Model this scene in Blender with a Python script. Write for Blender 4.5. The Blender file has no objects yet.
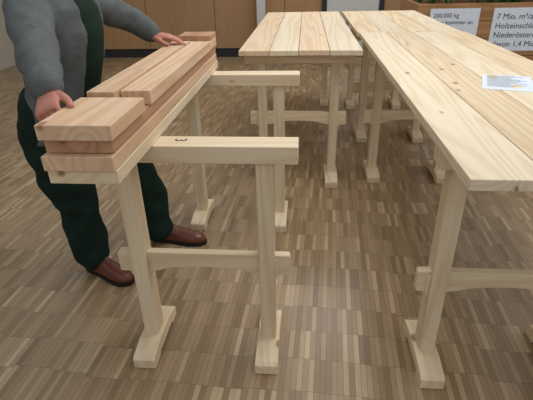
import bpy, bmesh, math, random
from mathutils import Vector, Matrix, Euler
random.seed(7)
sc = bpy.context.scene
sc.view_settings.view_transform = 'Standard'
COL = sc.collection

# ---------------------------------------------------------------- helpers
def lin(c):
    return tuple(((x/255)/12.92 if x/255 <= 0.04045 else ((x/255+0.055)/1.055)**2.4) for x in c) + (1.0,)

def empty(name, loc=(0,0,0)):
    e = bpy.data.objects.new(name, None); e.location = loc; e.empty_display_size = .1
    COL.objects.link(e); return e

def mesh_obj(name, verts, faces, mat=None, parent=None, loc=(0,0,0), smooth=False, bevel=0, rot=None):
    me = bpy.data.meshes.new(name); me.from_pydata([tuple(v) for v in verts], [], faces); me.update()
    bm = bmesh.new(); bm.from_mesh(me); bmesh.ops.recalc_face_normals(bm, faces=bm.faces); bm.to_mesh(me); bm.free()
    ob = bpy.data.objects.new(name, me); COL.objects.link(ob)
    ob.location = loc
    if rot: ob.rotation_euler = rot
    if mat: me.materials.append(mat)
    if parent: ob.parent = parent
    if smooth:
        for p in me.polygons: p.use_smooth = True
    if bevel:
        m = ob.modifiers.new('bevel', 'BEVEL'); m.width = bevel; m.segments = 2; m.limit_method = 'ANGLE'
    return ob

def box(name, x0, x1, y0, y1, z0, z1, mat, parent=None, bevel=.002, pl=(0,0,0)):
    c = Vector(((x0+x1)/2, (y0+y1)/2, (z0+z1)/2)); hx, hy, hz = (x1-x0)/2, (y1-y0)/2, (z1-z0)/2
    v = [(sx*hx, sy*hy, sz*hz) for sx in (-1,1) for sy in (-1,1) for sz in (-1,1)]
    f = [(0,1,3,2),(4,6,7,5),(0,4,5,1),(2,3,7,6),(0,2,6,4),(1,5,7,3)]
    return mesh_obj(name, v, f, mat, parent, c, bevel=bevel)

def prism(name, prof, axis, half, mat, parent, loc=(0,0,0), bevel=.002):
    n = len(prof); v = []
    for s in (-1, 1):
        for (a, b) in prof:
            v.append((s*half, a, b) if axis == 'X' else (a, s*half, b))
    f = [tuple(range(n)), tuple(range(2*n-1, n-1, -1))]
    for i in range(n):
        j = (i+1) % n; f.append((i, j, n+j, n+i))
    return mesh_obj(name, v, f, mat, parent, loc, bevel=bevel)

class Geo:
    def __init__(s): s.v = []; s.f = []
    def add(s, v, f):
        o = len(s.v); s.v += [Vector(x) for x in v]; s.f += [tuple(i+o for i in q) for q in f]
    def rings(s, rs, close=True):
        n = len(rs[0]); v = [p for r in rs for p in r]; f = []
        for i in range(len(rs)-1):
            for j in range(n):
                k = (j+1) % n
                f.append((i*n+j, i*n+k, (i+1)*n+k, (i+1)*n+j))
        if close:
            f.append(tuple(range(n-1, -1, -1))); f.append(tuple(range((len(rs)-1)*n, len(rs)*n)))
        s.add(v, f)
    def tube(s, pts, rad, n=14, flat=1.0, sub=4, up=Vector((0,0,1)), cap=True):
        pts = [Vector(p) for p in pts]
        P = []; R = []
        m = len(pts)
        for i in range(m-1):
            p0 = pts[max(i-1,0)]; p1 = pts[i]; p2 = pts[i+1]; p3 = pts[min(i+2,m-1)]
            for k in range(sub):
                t = k/sub
                q = 0.5*((2*p1)+(-p0+p2)*t+(2*p0-5*p1+4*p2-p3)*t*t+(-p0+3*p1-3*p2+p3)*t**3)
                P.append(q); tt = t*t*(3-2*t); R.append(rad[i]*(1-tt)+rad[i+1]*tt)
        P.append(pts[-1]); R.append(rad[-1])
        if cap:
            d0 = (P[0]-P[1]).normalized(); d1 = (P[-1]-P[-2]).normalized(); a, b = R[0], R[-1]
            P = [P[0]+d0*a*.85, P[0]+d0*a*.55]+P+[P[-1]+d1*b*.55, P[-1]+d1*b*.85]
            R = [a*.45, a*.82]+R+[b*.82, b*.45]
        rs = []
        for i, p in enumerate(P):
            t = (P[min(i+1, len(P)-1)]-P[max(i-1, 0)]).normalized()
            u = up - t*up.dot(t)
            if u.length < .05: u = Vector((1,0,0)) - t*t.x
            u.normalize(); w = t.cross(u)
            rs.append([p+w*math.cos(a)*R[i]+u*math.sin(a)*R[i]*flat for a in [2*math.pi*j/n for j in range(n)]])
        s.rings(rs)
    def ellipsoid(s, c, r, n=20, m=12, rotm=None):
        rs = []
        for i in range(m+1):
            th = math.pi*(i+.02 if i == 0 else (i-.02 if i == m else i))/m
            ring = []
            for j in range(n):
                a = 2*math.pi*j/n
                q = Vector((r[0]*math.sin(th)*math.cos(a), r[1]*math.sin(th)*math.sin(a), r[2]*math.cos(th)))
                if rotm: q = rotm @ q
                ring.append(Vector(c)+q)
            rs.append(ring)
        s.rings(rs)
    def obj(s, name, mat, parent=None, voxel=0, smooth_it=0, fold=0, fsize=.1, smooth=True):
        ob = mesh_obj(name, s.v, s.f, mat, parent, smooth=smooth)
        if voxel:
            m = ob.modifiers.new('remesh', 'REMESH'); m.mode = 'VOXEL'; m.voxel_size = voxel; m.use_smooth_shade = True
        if smooth_it:
            m = ob.modifiers.new('smooth', 'SMOOTH'); m.iterations = smooth_it; m.factor = .5
        if fold:
            t = bpy.data.textures.new(name+'_folds', 'CLOUDS'); t.noise_scale = fsize; t.noise_depth = 0
            m = ob.modifiers.new('folds', 'DISPLACE'); m.texture = t; m.strength = fold; m.mid_level = .5; m.texture_coords = 'LOCAL'
        return ob

# ---------------------------------------------------------------- materials
class NT:
    def __init__(s, name):
        s.m = bpy.data.materials.new(name); s.m.use_nodes = True; s.t = s.m.node_tree
        s.b = s.t.nodes['Principled BSDF']
    def n(s, typ, **k):
        x = s.t.nodes.new(typ)
        for a, b in k.items(): setattr(x, a, b)
        return x
    def l(s, a, b): s.t.links.new(a, b)
    def math(s, op, a, b=None, c=None):
        x = s.n('ShaderNodeMath', operation=op)
        for i, q in enumerate((a, b, c)):
            if q is None: continue
            if isinstance(q, (int, float)): x.inputs[i].default_value = q
            else: s.l(q, x.inputs[i])
        return x.outputs[0]
    def mix(s, fac, a, b, mode='MIX'):
        x = s.n('ShaderNodeMix', data_type='RGBA', blend_type=mode)
        for i, q in ((0, fac), (6, a), (7, b)):
            if isinstance(q, (int, float)): x.inputs[i].default_value = q
            elif isinstance(q, tuple): x.inputs[i].default_value = q
            else: s.l(q, x.inputs[i])
        return x.outputs[2]
    def noise(s, vec, scale, detail=3, rough=.5):
        x = s.n('ShaderNodeTexNoise'); x.inputs['Scale'].default_value = scale
        x.inputs['Detail'].default_value = detail; x.inputs['Roughness'].default_value = rough
        if vec is not None: s.l(vec, x.inputs['Vector'])
        return x.outputs['Fac']
    def bump(s, h, st, dist=.01):
        x = s.n('ShaderNodeBump'); x.inputs['Strength'].default_value = st; x.inputs['Distance'].default_value = dist
        s.l(h, x.inputs['Height']); s.l(x.outputs[0], s.b.inputs['Normal'])

def plain(name, rgb, rough=.6, spec=.4, bump=0, bs=40):
    q = NT(name); tc = q.n('ShaderNodeTexCoord')
    nz = q.noise(tc.outputs['Object'], bs, 3)
    c = lin(rgb); d = tuple(x*.8 for x in c[:3])+(1,)
    q.l(q.mix(nz, d, c), q.b.inputs['Base Color'])
    q.b.inputs['Roughness'].default_value = rough; q.b.inputs['Specular IOR Level'].default_value = spec
    if bump: q.bump(nz, bump)
    return q.m

def wood(name, ca, cb, axis, knots=True, contrast=1.0, rough=.6, var=.12, freq=70.0):
    q = NT(name); tc = q.n('ShaderNodeTexCoord'); oi = q.n('ShaderNodeObjectInfo')
    off = q.n('ShaderNodeVectorMath', operation='SCALE'); cb3 = q.n('ShaderNodeCombineXYZ')
    for i in range(3): q.l(oi.outputs['Random'], cb3.inputs[i])
    q.l(cb3.outputs[0], off.inputs[0]); off.inputs['Scale'].default_value = 37
    add = q.n('ShaderNodeVectorMath', operation='ADD'); q.l(tc.outputs['Object'], add.inputs[0]); q.l(off.outputs[0], add.inputs[1])
    def mp(al, ac):
        m = q.n('ShaderNodeMapping'); q.l(add.outputs[0], m.inputs[0])
        sc_ = [ac]*3; sc_['XYZ'.index(axis)] = al; m.inputs['Scale'].default_value = sc_; return m.outputs[0]
    n1 = q.noise(mp(.35, 6.0), 1.0, 1.2, .4)
    rings = q.math('SINE', q.math('MULTIPLY', n1, freq))
    rings = q.math('POWER', q.math('MULTIPLY_ADD', rings, .5, .5), 1.6)
    fib = q.noise(mp(4, 160), 1.0, 2, .6)
    blot = q.noise(mp(1.2, 4), 1.0, 2)
    A, B = lin(ca), lin(cb)
    f = q.math('MULTIPLY', rings, .6*contrast)
    f = q.math('ADD', f, q.math('MULTIPLY', q.math('SUBTRACT', fib, .4), 1.0*contrast))
    f2 = q.n('ShaderNodeClamp'); q.l(f, f2.inputs[0])
    c = q.mix(f2.outputs[0], A, B)
    c = q.mix(q.math('MULTIPLY', blot, .3), c, lin(tuple(int(x*.9) for x in cb)))
    if knots:
        vo = q.n('ShaderNodeTexVoronoi'); vo.inputs['Scale'].default_value = 1
        q.l(mp(4.2, 8.0), vo.inputs['Vector'])
        sep = q.n('ShaderNodeSeparateColor'); q.l(vo.outputs['Color'], sep.inputs[0])
        on = q.math('GREATER_THAN', sep.outputs[0], .6)
        mr = q.n('ShaderNodeMapRange'); q.l(vo.outputs['Distance'], mr.inputs[0])
        mr.inputs[1].default_value = .13; mr.inputs[2].default_value = .06; mr.inputs[3].default_value = 0; mr.inputs[4].default_value = .8
        c = q.mix(q.math('MULTIPLY', mr.outputs[0], on), c, lin((138, 88, 52)))
    hsv = q.n('ShaderNodeHueSaturation'); q.l(c, hsv.inputs['Color'])
    q.l(q.math('MULTIPLY_ADD', oi.outputs['Random'], var, 1-var*.6), hsv.inputs['Value'])
    q.l(hsv.outputs[0], q.b.inputs['Base Color'])
    q.b.inputs['Roughness'].default_value = rough; q.b.inputs['Specular IOR Level'].default_value = .3
    q.bump(fib, .12, .004)
    return q.m

PA, PB = (234, 217, 188), (215, 190, 152)
pine = {a: wood('pine_'+a, PA, PB, a) for a in 'XYZ'}
larchY = wood('douglas_Y', (230, 200, 168), (206, 166, 130), 'Y', contrast=1.0, var=.12)
larch_dark = wood('douglas_dark_Y', (204, 160, 126), (168, 120, 88), 'Y', contrast=.9)
larch_mid = wood('douglas_mid_Y', (226, 194, 160), (202, 162, 126), 'Y', contrast=.9)
table_pink = wood('spruce_rosy_Y', (234, 211, 180), (214, 182, 146), 'Y', contrast=.9, var=.06)
pine_pale = wood('pine_pale_Y', (236, 221, 194), (216, 195, 162), 'Y', contrast=1.0, var=.12)
pine_warm = wood('pine_warm_Y', (232, 212, 180), (208, 180, 142), 'Y', contrast=1.0, var=.08)
crate_wood = wood('crate_wood_X', (176, 134, 92), (140, 98, 62), 'X', contrast=1.0)

def floor_mat():
    q = NT('mosaic_parquet'); tc = q.n('ShaderNodeTexCoord')
    mp = q.n('ShaderNodeMapping'); q.l(tc.outputs['Object'], mp.inputs[0]); mp.inputs['Rotation'].default_value = (0,0,math.radians(3))
    sp = q.n('ShaderNodeSeparateXYZ'); q.l(mp.outputs[0], sp.inputs[0])
    S = .023; T = .161
    xs = q.math('DIVIDE', sp.outputs[0], S); xi = q.math('FLOOR', xs); xf = q.math('FRACT', xs)
    tx = q.math('FLOOR', q.math('DIVIDE', sp.outputs[0], T))
    wn0 = q.n('ShaderNodeTexWhiteNoise', noise_dimensions='1D'); q.l(tx, wn0.inputs['W'])
    ys = q.math('ADD', q.math('DIVIDE', sp.outputs[1], T), q.math('MULTIPLY', wn0.outputs['Value'], .2))
    yi = q.math('FLOOR', ys); yf = q.math('FRACT', ys)
    cv = q.n('ShaderNodeCombineXYZ'); q.l(xi, cv.inputs[0]); q.l(yi, cv.inputs[1])
    wn = q.n('ShaderNodeTexWhiteNoise', noise_dimensions='2D'); q.l(cv.outputs[0], wn.inputs['Vector'])
    cv2 = q.n('ShaderNodeCombineXYZ'); q.l(tx, cv2.inputs[0]); q.l(yi, cv2.inputs[1])
    wn2 = q.n('ShaderNodeTexWhiteNoise', noise_dimensions='2D'); q.l(cv2.outputs[0], wn2.inputs['Vector'])
    cr = q.n('ShaderNodeValToRGB'); e = cr.color_ramp
    e.elements[0].color = lin((116, 92, 64)); e.elements[1].color = lin((212, 188, 152))
    x = e.elements.new(.35); x.color = lin((152, 127, 94)); x = e.elements.new(.75); x.color = lin((172, 147, 112))
    fac = q.math('ADD', q.math('MULTIPLY', wn.outputs['Value'], .8), q.math('MULTIPLY', wn2.outputs['Value'], .2))
    q.l(fac, cr.inputs[0])
    m2 = q.n('ShaderNodeMapping'); q.l(mp.outputs[0], m2.inputs[0]); m2.inputs['Scale'].default_value = (170, 9, 1)
    c = q.mix(q.math('MULTIPLY', q.noise(m2.outputs[0], 1, 3), .5), cr.outputs[0], lin((110, 87, 60)))
    gx = q.math('LESS_THAN', xf, .08); gy = q.math('LESS_THAN', yf, .018)
    g = q.math('MAXIMUM', gx, q.math('MULTIPLY', gy, .8))
    c = q.mix(q.math('MULTIPLY', g, .65), c, lin((70, 52, 36)))
    dirt = q.noise(tc.outputs['Object'], 1.2, 4)
    c = q.mix(q.math('MULTIPLY', dirt, .24), c, lin((176, 156, 126)))
    q.l(c, q.b.inputs['Base Color'])
    q.l(q.math('MULTIPLY_ADD', dirt, .2, .24), q.b.inputs['Roughness'])
    q.b.inputs['Specular IOR Level'].default_value = .55
    q.bump(q.math('SUBTRACT', 1.0, g), .15, .002)
    return q.m

def tweed(name, a, b):
    q = NT(name); tc = q.n('ShaderNodeTexCoord')
    n1 = q.noise(tc.outputs['Object'], 500, 2); n2 = q.noise(tc.outputs['Object'], 25, 3)
    r = q.n('ShaderNodeMapRange'); q.l(q.math('ADD', q.math('MULTIPLY', n1, .75), q.math('MULTIPLY', n2, .25)), r.inputs[0])
    r.inputs[1].default_value = .34; r.inputs[2].default_value = .66
    q.l(q.mix(r.outputs[0], lin(a), lin(b)), q.b.inputs['Base Color'])
    q.b.inputs['Roughness'].default_value = .95; q.b.inputs['Specular IOR Level'].default_value = .15
    q.bump(n1, .2, .002); return q.m

def skin_mat():
    q = NT('skin'); tc = q.n('ShaderNodeTexCoord')
    q.l(q.mix(q.noise(tc.outputs['Object'], 45, 3), lin((198, 138, 118)), lin((174, 108, 90))), q.b.inputs['Base Color'])
    q.b.inputs['Roughness'].default_value = .5
    q.b.inputs['Subsurface Weight'].default_value = .08
    return q.m
M_floor = floor_mat(); M_jacket = tweed('jacket_cloth', (74, 79, 80), (112, 117, 117))
M_trouser = tweed('trouser_cloth', (18, 34, 30), (34, 52, 45)); M_vest = tweed('waistcoat_cloth', (20, 36, 28), (36, 54, 42))
M_skin = skin_mat(); M_shoe = plain('brown_leather', (108, 58, 40), .32, .5, .1, 60)
M_sole = plain('shoe_sole', (30, 24, 22), .7); M_hair = plain('grey_brown_hair', (92, 76, 62), .7, .3, .5, 120)
M_shirt = plain('white_shirt', (214, 212, 206), .8)
M_paper = plain('paper', (226, 234, 246), .7); M_ink = plain('ink', (52, 60, 82), .7); M_eye = plain('eye_white', (230, 228, 222), .3)
M_pencil = plain('pencil', (70, 66, 66), .7)
M_iris = plain('iris', (60, 44, 32), .3); M_lip = plain('lips', (168, 92, 82), .5)
M_dark = plain('dark_plinth', (44, 44, 46), .6); M_post = plain('grey_steel', (206, 206, 202), .4)
M_wall = plain('plaster', (200, 192, 178), .9); M_soil = plain('mulch', (84, 62, 42), .95, .1, .8, 60)
M_leaf = plain('leaves', (78, 112, 52), .6, .3, 0, 30)
panel = wood('wall_panel_Z', (176, 140, 102), (152, 116, 80), 'Z', knots=False, contrast=.6, rough=.5, var=.06)

# ---------------------------------------------------------------- room
box('floor', -5, 6, -3, 8.2, -.05, 0, M_floor, bevel=0)
box('wall_back', -5, 6, 8.2, 8.35, 0, 3.4, M_wall, bevel=0)
box('wall_left', -5.15, -5, -3, 8.2, 0, 3.4, M_wall, bevel=0)
box('wall_right', 6, 6.15, -3, 8.2, 0, 3.4, M_wall, bevel=0)
box('baseboard_back', -5, 6, 8.14, 8.199, 0, .14, M_dark)
wp = empty('wall_panelling')
x = -5.15
while x < 5.9:
    w = 1.2
    box('panel', max(x, -5)+.004, min(x+w, 6)-.004, 8.12, 8.19, .15, 3.0, panel, wp, .003); x += w
col = empty('steel_column')
box('shaft', -.80, -.66, 7.86, 8.0, .01, 3.2, M_post, col, .004)
box('base_plate', -.86, -.60, 7.80, 8.06, 0, .012, M_post, col, .002)
d = empty('door_1')
box('leaf', .35, 1.2, 8.06, 8.11, .01, 2.1, M_post, d); box('frame_left', .27, .35, 8.04, 8.115, 0, 2.18, M_dark, d)
box('frame_right', 1.2, 1.28, 8.04, 8.115, 0, 2.18, M_dark, d); box('frame_top', .35, 1.2, 8.04, 8.115, 2.1, 2.18, M_dark, d)
box('handle', .42, .54, 8.02, 8.06, 1.03, 1.05, M_dark, d)

# ---------------------------------------------------------------- trestles
TOP = .93
def trestle(x, y, top=TOP, rail_z=.46, rail=True, rot=0, d=.5, bw=.365):
    e = empty('sawhorse_trestle', (x, y, 0)); e.rotation_euler = (0, 0, rot)
    bh = .062; hs = d/2
    o = box('top_beam', -bw, bw, -.05, .05, top-bh, top, pine['X'], e, .003)
    for i, s in enumerate((-1, 1)):
        box('post_%d' % (i+1), s*hs-.03, s*hs+.03, -.038, .038, .066, top-bh, pine['Z'], e, .003)
        prof = [(-.165,0),(-.10,0),(-.085,.016),(.085,.016),(.10,0),(.165,0),(.165,.045),(.15,.056),(.065,.07),(-.065,.07),(-.15,.056),(-.165,.045)]
        prism('foot_%d' % (i+1), prof, 'X', .046, pine['Y'], e, (s*hs, 0, 0), .004)
    if rail:
        h = .046
        pr = [(-.34, rail_z-h+.008), (-.335, rail_z-h), (-.22, rail_z-h)]
        for k in range(9):
            t = -1+2*k/8; pr.append((t*.19, rail_z-h+.028*(1-t*t)**.5 if abs(t) < 1 else rail_z-h+.004))
        pr += [(.22, rail_z-h), (.335, rail_z-h), (.34, rail_z-h+.008), (.34, rail_z+h-.008), (.335, rail_z+h), (-.335, rail_z+h), (-.34, rail_z+h-.008)]
        prism('rail', pr, 'Y', .017, pine['X'], e, (0, 0, 0), .003)
        for s in (-1, 1):
            box('wedge_peg', s*(hs+.036)-.006, s*(hs+.036)+.006, -.024, -.017, rail_z-.055, rail_z+.03, pine['Z'], e, .001)
    return e
T1 = trestle(-.38, 1.41, rail_z=.43)
T2 = trestle(-.39, 2.48, rail=False)
trestle(-.04, 3.10, rail_z=.48)
trestle(-.02, 5.2)
trestle(.772, 1.38, rail_z=.40, d=.525, bw=.335)
trestle(.775, 3.2, bw=.34)
trestle(.78, 4.05, bw=.34)
trestle(.77, 5.1, bw=.34)

# ---------------------------------------------------------------- table tops
def table_top(x0, y0, y1, widths, mats, z=TOP, th=.034, jit=.008):
    e = empty('plank_tabletop', (0,0,0)); x = x0
    for i, w in enumerate(widths):
        j = random.uniform(-jit, jit)
        box('plank_%d' % (i+1), x+.0018, x+w-.0018, y0+j, y1+j, z+.0005, z+th, mats[i % len(mats)], e, .003); x += w
    return e
table_top(-.43, 2.97, 5.5, [.2,.19,.2,.21], [table_pink, pine_pale, table_pink, pine_pale])
table_top(.425, 1.06, 3.76, [.21,.2,.2,.2], [pine_pale, pine_warm, pine_pale, pine_warm])
table_top(.41, 3.775, 5.5, [.2,.2,.2,.2], [pine_warm, pine_pale])

# ---------------------------------------------------------------- board stack
st = empty('stacked_timber_boards')
X0, X1 = -.692, -.495
DZ = TOP-.97
def sb(n, x0, x1, y0, y1, z0, z1, m): return box(n, x0, x1, y0, y1, z0+DZ+.0006, z1+DZ-.0006, m, st, .003)
sb('base_board', X0-.008, X1-.006, 1.065, 2.62, .97, 1.012, pine['Y'])
sb('board_2', X0-.010, X1-.008, 1.055, 2.60, 1.012, 1.056, larch_mid)
sb('board_3', X0-.004, X1-.012, 1.078, 2.61, 1.056, 1.098, larch_dark)
sb('short_piece', X0-.008, X1, 1.060, 1.335, 1.098, 1.142, larchY)
sb('left_board', X0, -.600, 1.36, 1.70, 1.098, 1.152, larchY)
sb('left_board_2', X0, -.600, 1.703, 2.40, 1.098, 1.152, larch_mid)
sb('right_board', -.596, X1-.002, 1.40, 2.40, 1.098, 1.146, larchY)
sb('end_block', X0-.002, X1-.002, 2.41, 2.60, 1.098, 1.146, larchY)
sb('end_cap_piece', X0+.02, X1-.002, 2.44, 2.60, 1.146, 1.172, larch_dark)

# ---------------------------------------------------------------- writing on beams
def text(s, size, mat, parent, loc, rot, name='lettering', ext=.0003, align='LEFT'):
    c = bpy.data.curves.new(name, 'FONT'); c.body = s; c.size = size; c.extrude = ext; c.align_x = align
    c.materials.append(mat); o = bpy.data.objects.new(name, c); COL.objects.link(o)
    o.location = loc; o.rotation_euler = rot; o.parent = parent; return o
text('3', .06, M_pencil, T1, (-.06, .022, TOP+.0005), (0, 0, math.radians(-85)))
n6 = empty('handwritten_number'); text('6', .022, M_pencil, n6, (.535, 1.0515, TOP+.007), (math.radians(90), 0, 0))

# paper sheet on table
pp = empty('printed_sheet', (.765, 1.985, TOP+.0348)); pp.rotation_euler = (0, 0, math.radians(-18.5))
N = 8; v = []; f = []
for i in range(N+1):
    for j in range(N+1):
        v.append((.21*i/N, .297*j/N, .0012*math.sin(i*.9)*math.sin(j*.7)))
for i in range(N):
    for j in range(N): f.append((i*(N+1)+j, (i+1)*(N+1)+j, (i+1)*(N+1)+j+1, i*(N+1)+j+1))
mesh_obj('sheet', v, f, M_paper, pp, smooth=True)
M_print = plain('grey_print', (96, 100, 112), .7)
for k in range(13):
    y = .27-.018*k; w = random.uniform(.09, .165)
    mesh_obj('print_line', [(.02,y,.0022),(.02+w,y,.0022),(.02+w,y+.0035,.0022),(.02,y+.0035,.0022)], [(0,1,2,3)], M_print, pp)

# ---------------------------------------------------------------- crate planter with signs
cr = empty('wooden_planter_crate')
cx0, cx1, cy0, cy1 = 1.28, 3.6, 5.62, 6.7
for k in range(5):
    z0 = .06+k*.192
    box('front_board', cx0, cx1, cy0, cy0+.03, z0, z0+.186, crate_wood, cr, .003)
    box('back_board', cx0, cx1, cy1-.03, cy1, z0, z0+.186, crate_wood, cr, .003)
    box('side_board', cx0, cx0+.03, cy0+.031, cy1-.031, z0, z0+.186, crate_wood, cr, .003)
    box('side_board', cx1-.03, cx1, cy0+.031, cy1-.031, z0, z0+.186, crate_wood, cr, .003)
for (a, b) in ((cx0+.031, cy0+.031), (cx1-.1, cy0+.031), (cx0+.031, cy1-.1), (cx1-.1, cy1-.1)):
    box('corner_post', a, a+.07, b, b+.07, 0, 1.01, crate_wood, cr, .003)
v = []; f = []; nx, ny = 60, 26
for i in range(nx+1):
    for j in range(ny+1):
        v.append((cx0+.03+(cx1-cx0-.06)*i/nx, cy0+.03+(cy1-cy0-.06)*j/ny, .94+random.uniform(0, .05)+.05*math.sin(i*.3)*math.sin(j*.25)))
for i in range(nx):
    for j in range(ny): f.append((i*(ny+1)+j, (i+1)*(ny+1)+j, (i+1)*(ny+1)+j+1, i*(ny+1)+j+1))
mesh_obj('mulch_bed', v, f, M_soil, cr)
g = Geo()
for t in range(30):
    px, py = random.uniform(cx0+.12, cx1-.1), random.uniform(cy0+.1, cy1-.1)
    if t < 10: px, py = 2.15+random.uniform(-.12, .3), cy0+random.uniform(.06, .16)
    for b in range(22):
        a = random.uniform(0, 6.28); h = random.uniform(.08, .2); sp = random.uniform(.03, .12); w = .009
        d0 = Vector((math.cos(a), math.sin(a), 0)); s0 = Vector((-d0.y, d0.x, 0))
        p = Vector((px, py, .96))
        g.add([p-s0*w*.5, p+s0*w*.5, p+d0*sp*.5+Vector((0,0,h*.7))+s0*w, p+d0*sp*.5+Vector((0,0,h*.7))-s0*w, p+d0*sp+Vector((0,0,h))], [(0,1,2,3),(3,2,4)])
g.obj('green_plants', M_leaf, cr, smooth=False)
def sign(x0, x1, z0, z1, lines, size):
    e = empty('paper_sign'); y = cy0-.006
    box('sheet', x0, x1, y-.002, y+.002, z0, z1, M_paper, e, 0)
    for i, s in enumerate(lines):
        text(s, size, M_ink, e, (x0+.04, y-.0035, z1-(i+1)*size*1.15-.02), (math.radians(90), 0, 0))
sign(1.42, 1.97, .64, .965, ['200.000 kg', 'Nkw kommen an'], .064)
sign(2.12, 2.95, .50, .965, ['7 Mio. m³/a', 'Holzeinschlag in', 'Niederösterreich', 'davon 1,4 Mio. m³'], .086)

# ---------------------------------------------------------------- man
man = empty('standing_man'); man.scale = (1, 1, .966)
g = Geo()
g.tube([(-1.12, 1.79, .90), (-1.125, 1.80, .72), (-1.10, 1.84, .50), (-1.11, 1.87, .30), (-1.11, 1.89, .10)], [.118, .112, .098, .094, .088], 18)
g.tube([(-1.09, 1.96, .90), (-.99, 2.05, .72), (-.88, 2.12, .50), (-.855, 2.17, .30), (-.85, 2.20, .10)], [.118, .112, .096, .092, .086], 18)
g.ellipsoid((-1.11, 1.875, .95), (.14, .19, .13))
g.obj('trousers', M_trouser, man, .011, 4, .04, .10)
def ell(c, a, b, z, n=28, rot=.06, g0=0):
    out = []
    for j in range(n):
        t = g0+(2*math.pi-2*g0)*j/(n if g0 == 0 else n-1)
        x = a*math.cos(t); y = b*math.sin(t)
        out.append(Vector((c[0]+x*math.cos(rot)-y*math.sin(rot), c[1]+x*math.sin(rot)+y*math.cos(rot), z)))
    return out
RT = .12
T = [(.82, -1.11, .160, .198, .80), (.93, -1.08, .156, .194, .72), (1.04, -1.045, .156, .192, .66), (1.16, -1.01, .158, .200, .62), (1.28, -.985, .155, .212, .60), (1.37, -.98, .140, .208, .62), (1.43, -.985, .105, .165, .66), (1.465, -.985, .075, .095, .8)]
cy = 1.875
g = Geo(); g.rings([ell((x+.006, cy), a-.012, b-.024, z-.005, rot=RT) for z, x, a, b, q in T[1:]])
g.obj('waistcoat', M_vest, man, .01, 3)
g = Geo(); n = 34
out = [ell((x, cy), a, b, z, n, RT, q) for z, x, a, b, q in T]; inn = [ell((x, cy), a-.018, b-.018, z, n, RT, q) for z, x, a, b, q in T]
v = []; f = []
for R in out+inn: v += R
L = len(T)
for base in (0, L):
    for i in range(L-1):
        for j in range(n-1):
            a = (base+i)*n+j; f.append((a, a+1, a+n+1, a+n))
for i in range(L-1):
    for j in (0, n-1): f.append((i*n+j, (i+1)*n+j, (L+i+1)*n+j, (L+i)*n+j))
for i in (0, L-1):
    for j in range(n-1): f.append((i*n+j, i*n+j+1, (L+i)*n+j+1, (L+i)*n+j))
g.add(v, f)
g.tube([(-1.00, 1.72, 1.375), (-.985, 1.64, 1.37), (-.88, 1.455, 1.255), (-.775, 1.29, 1.185)], [.080, .080, .067, .053], 18)
g.tube([(-.99, 2.02, 1.375), (-.965, 2.10, 1.37), (-.87, 2.27, 1.285), (-.76, 2.285, 1.215)], [.078, .078, .064, .051], 18)
g.tube([(-.93, 1.955, 1.44), (-1.0, 1.965, 1.485), (-1.06, 1.875, 1.505), (-1.0, 1.785, 1.485), (-.93, 1.795, 1.44)], [.012, .016, .02, .016, .012], 10)
g.obj('jacket', M_jacket, man, .0075, 7, .024, .10)
g = Geo(); g.tube([(-.985, 1.875, 1.44), (-.975, 1.875, 1.50)], [.066, .060], 20, cap=False); g.obj('shirt_collar', M_shirt, man)
# head
g = Geo()
g.tube([(-.995, cy, 1.42), (-.965, cy, 1.56)], [.062, .058], 20)
H = Vector((-.93, cy, 1.655))
g.ellipsoid(H+Vector((-.012, 0, .02)), (.098, .077, .10))
g.ellipsoid(H+Vector((.025, 0, -.045)), (.066, .058, .072))
g.ellipsoid(H+Vector((.055, 0, -.085)), (.03, .03, .026))
g.tube([H+Vector((.078, 0, .025)), H+Vector((.098, 0, -.008)), H+Vector((.105, 0, -.022))], [.009, .012, .015], 10)
g.ellipsoid(H+Vector((.07, .034, .04)), (.02, .028, .009)); g.ellipsoid(H+Vector((.07, -.034, .04)), (.02, .028, .009))
for s in (-1, 1): g.ellipsoid(H+Vector((-.01, s*.08, -.005)), (.018, .009, .032))
g.obj('head', M_skin, man, .005, 3)
for s in (-1, 1):
    g = Geo(); g.ellipsoid(H+Vector((.074, s*.032, .018)), (.012, .014, .009), 12, 8); g.obj('eye', M_eye, man)
    g = Geo(); g.ellipsoid(H+Vector((.0845, s*.032, .018)), (.003, .006, .006), 10, 6); g.obj('iris', M_iris, man)
    g = Geo(); g.tube([H+Vector((.078, s*.05, .036)), H+Vector((.09, s*.03, .043)), H+Vector((.088, s*.016, .04))], [.003, .005, .004], 8); g.obj('eyebrow', M_hair, man)
g = Geo(); g.tube([H+Vector((.083, -.024, -.052)), H+Vector((.094, 0, -.05)), H+Vector((.083, .024, -.052))], [.004, .007, .004], 10); g.obj('mouth', M_lip, man)
g = Geo(); g.ellipsoid(H+Vector((-.028, 0, .04)), (.098, .086, .098)); g.ellipsoid(H+Vector((-.055, 0, -.01)), (.06, .078, .07)); g.obj('hair', M_hair, man, .007, 2, .012, .02)

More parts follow.
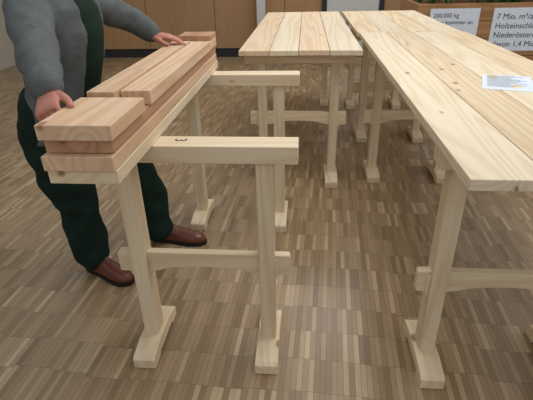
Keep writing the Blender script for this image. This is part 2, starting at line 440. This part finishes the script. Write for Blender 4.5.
# hands
def hand(name, wrist, fwd, back, side, curls, thumb, flen=1.0):
    fwd = Vector(fwd).normalized(); back = Vector(back); back = (back-fwd*back.dot(fwd)).normalized()
    lat = back.cross(fwd)*side     # towards thumb
    W = Vector(wrist)
    def P(a, b, c): return W+fwd*a+lat*b+back*c
    g = Geo(); rs = []
    for (x, w, h, zc) in ((-.06, .027, .022, .0), (-.02, .026, .020, 0), (.0, .027, .019, 0), (.025, .035, .018, 0), (.06, .041, .016, .001), (.088, .041, .0135, .002), (.098, .036, .009, .0)):
        rs.append([P(x, w*math.copysign(abs(math.cos(t))**.8, math.cos(t)), zc+h*math.copysign(abs(math.sin(t))**.8, math.sin(t))) for t in [2*math.pi*k/20 for k in range(20)]])
    g.rings(rs)
    for i, (y, ln, r) in enumerate(((.031, .074, .0088), (.0105, .082, .0092), (-.0105, .076, .0088), (-.031, .060, .0078))):
        p = Vector((.088, y, 0)); pts = [P(.075, y*.95, 0), P(*p)]; rad = [r*1.05, r*1.12]; ang = 0
        spread = (y)*1.6
        for k, fr in enumerate((.45, .30, .25)):
            ang += curls[k]*(1+.08*i)
            stp = Vector((math.cos(ang)*math.cos(spread), math.cos(ang)*math.sin(spread), -math.sin(ang)))*ln*fr*flen
            p = p+stp; pts.append(P(*p)); rad.append(r*(1.0, .92, .78)[k])
        g.tube(pts, rad, 12, sub=3, up=back)
    g.tube([P(.012, .02, -.006)]+[P(*q) for q in thumb], [.016, .0145, .0115, .009], 12, sub=3, up=back)
    return g.obj(name, M_skin, man, .0028, 2)
# right hand wraps the left edge of the stack: fingers down its side, thumb on top
hand('right_hand', (-.768, 1.278, 1.17), (.32, -.80, -.40), (-.50, .0, 1), 1, (.85, .75, .35), [(.045, .045, -.010), (.070, .060, -.014), (.092, .066, -.018)])
# left hand flat on the boards
hand('left_hand', (-.760, 2.285, 1.20), (.97, .12, -.17), (.1, 0, 1), -1, (.10, .22, .2), [(.04, .042, -.012), (.065, .062, -.02), (.09, .07, -.024)])
g = Geo(); g.tube([(-.79, 1.32, 1.187), (-.77, 1.284, 1.173)], [.038, .036], 16, cap=False); g.tube([(-.785, 2.285, 1.225), (-.742, 2.287, 1.205)], [.038, .036], 16, cap=False)
g.obj('shirt_cuffs', M_shirt, man)
# shoes
def shoe(name, heel, toe):
    h = Vector((heel[0], heel[1], 0)); t = Vector((toe[0], toe[1], 0)); fw = (t-h).normalized(); Ln = (t-h).length; lat = Vector((-fw.y, fw.x, 0))
    def sec(S, zb, n=20):
        rs = []
        for (x, w, ht) in S:
            r = []
            for k in range(n):
                a = 2*math.pi*k/n; c, s_ = math.cos(a), math.sin(a)
                z = zb+(ht*max(s_, 0)**.75 if s_ > 0 else 0)
                r.append(h+fw*x*Ln+lat*w*math.copysign(abs(c)**.7, c)+Vector((0, 0, z)))
            rs.append(r)
        return rs
    g = Geo(); g.rings(sec([(0, .022, .05), (.03, .033, .085), (.12, .039, .11), (.28, .040, .112), (.42, .041, .088), (.58, .047, .068), (.74, .050, .058), (.87, .044, .050), (.95, .032, .040), (1.0, .014, .024)], .022))
    g.obj(name, M_shoe, man, .005, 3)
    g = Geo()
    S = [(-.01, .020), (.02, .034), (.12, .042), (.28, .041), (.42, .042), (.58, .050), (.74, .054), (.87, .048), (.96, .034), (1.015, .012)]
    vv = []
    for zz in (0, .024):
        for sgn in (1, -1):
            for (x, w) in (S if sgn == 1 else S[::-1]): vv.append(h+fw*x*Ln+lat*w*sgn+Vector((0, 0, zz)))
    m = len(S)*2; ff = [tuple(range(m)), tuple(range(2*m-1, m-1, -1))]+[(i, (i+1) % m, m+(i+1) % m, m+i) for i in range(m)]
    g.add(vv, ff); g.obj(name+'_sole', M_sole, man, smooth=False)
shoe('right_shoe', (-1.16, 1.915), (-.875, 1.775))
shoe('left_shoe', (-.90, 2.22), (-.565, 2.175))

# ---------------------------------------------------------------- light
w = bpy.data.worlds.new('world'); sc.world = w; w.use_nodes = True
w.node_tree.nodes['Background'].inputs[0].default_value = (.95, .98, 1.0, 1); w.node_tree.nodes['Background'].inputs[1].default_value = .60
def area(name, loc, target, sx, sy, power, color=(1,1,1)):
    l = bpy.data.lights.new(name, 'AREA'); l.shape = 'RECTANGLE'; l.size = sx; l.size_y = sy; l.energy = power; l.color = color
    o = bpy.data.objects.new(name, l); COL.objects.link(o); o.location = loc
    o.rotation_euler = (Vector(target)-Vector(loc)).to_track_quat('-Z', 'Y').to_euler(); return o
area('ceiling_lamp', (.6, 2.2, 3.3), (.6, 2.2, 0), 1.8, 1.8, 42, (1, .98, .96))
area('ceiling_lamp', (.6, 5.6, 3.3), (.6, 5.6, 0), 1.8, 1.8, 42, (1, .98, .96))
area('window_light', (5.6, 3.0, 2.2), (0, 3.0, .5), 5, 2, 50, (.92, .96, 1))

# ---------------------------------------------------------------- camera
cam = bpy.data.cameras.new('camera'); co = bpy.data.objects.new('camera', cam); COL.objects.link(co)
cam.sensor_width = 36; cam.lens = 445/533*36
R = Matrix(((.9967, -.0185, .0796), (.079, .4694, -.8794), (-.0211, .8829, .4694)))
co.matrix_world = Matrix.Translation((0, 0, 1.46)) @ R.to_4x4()
sc.camera = co
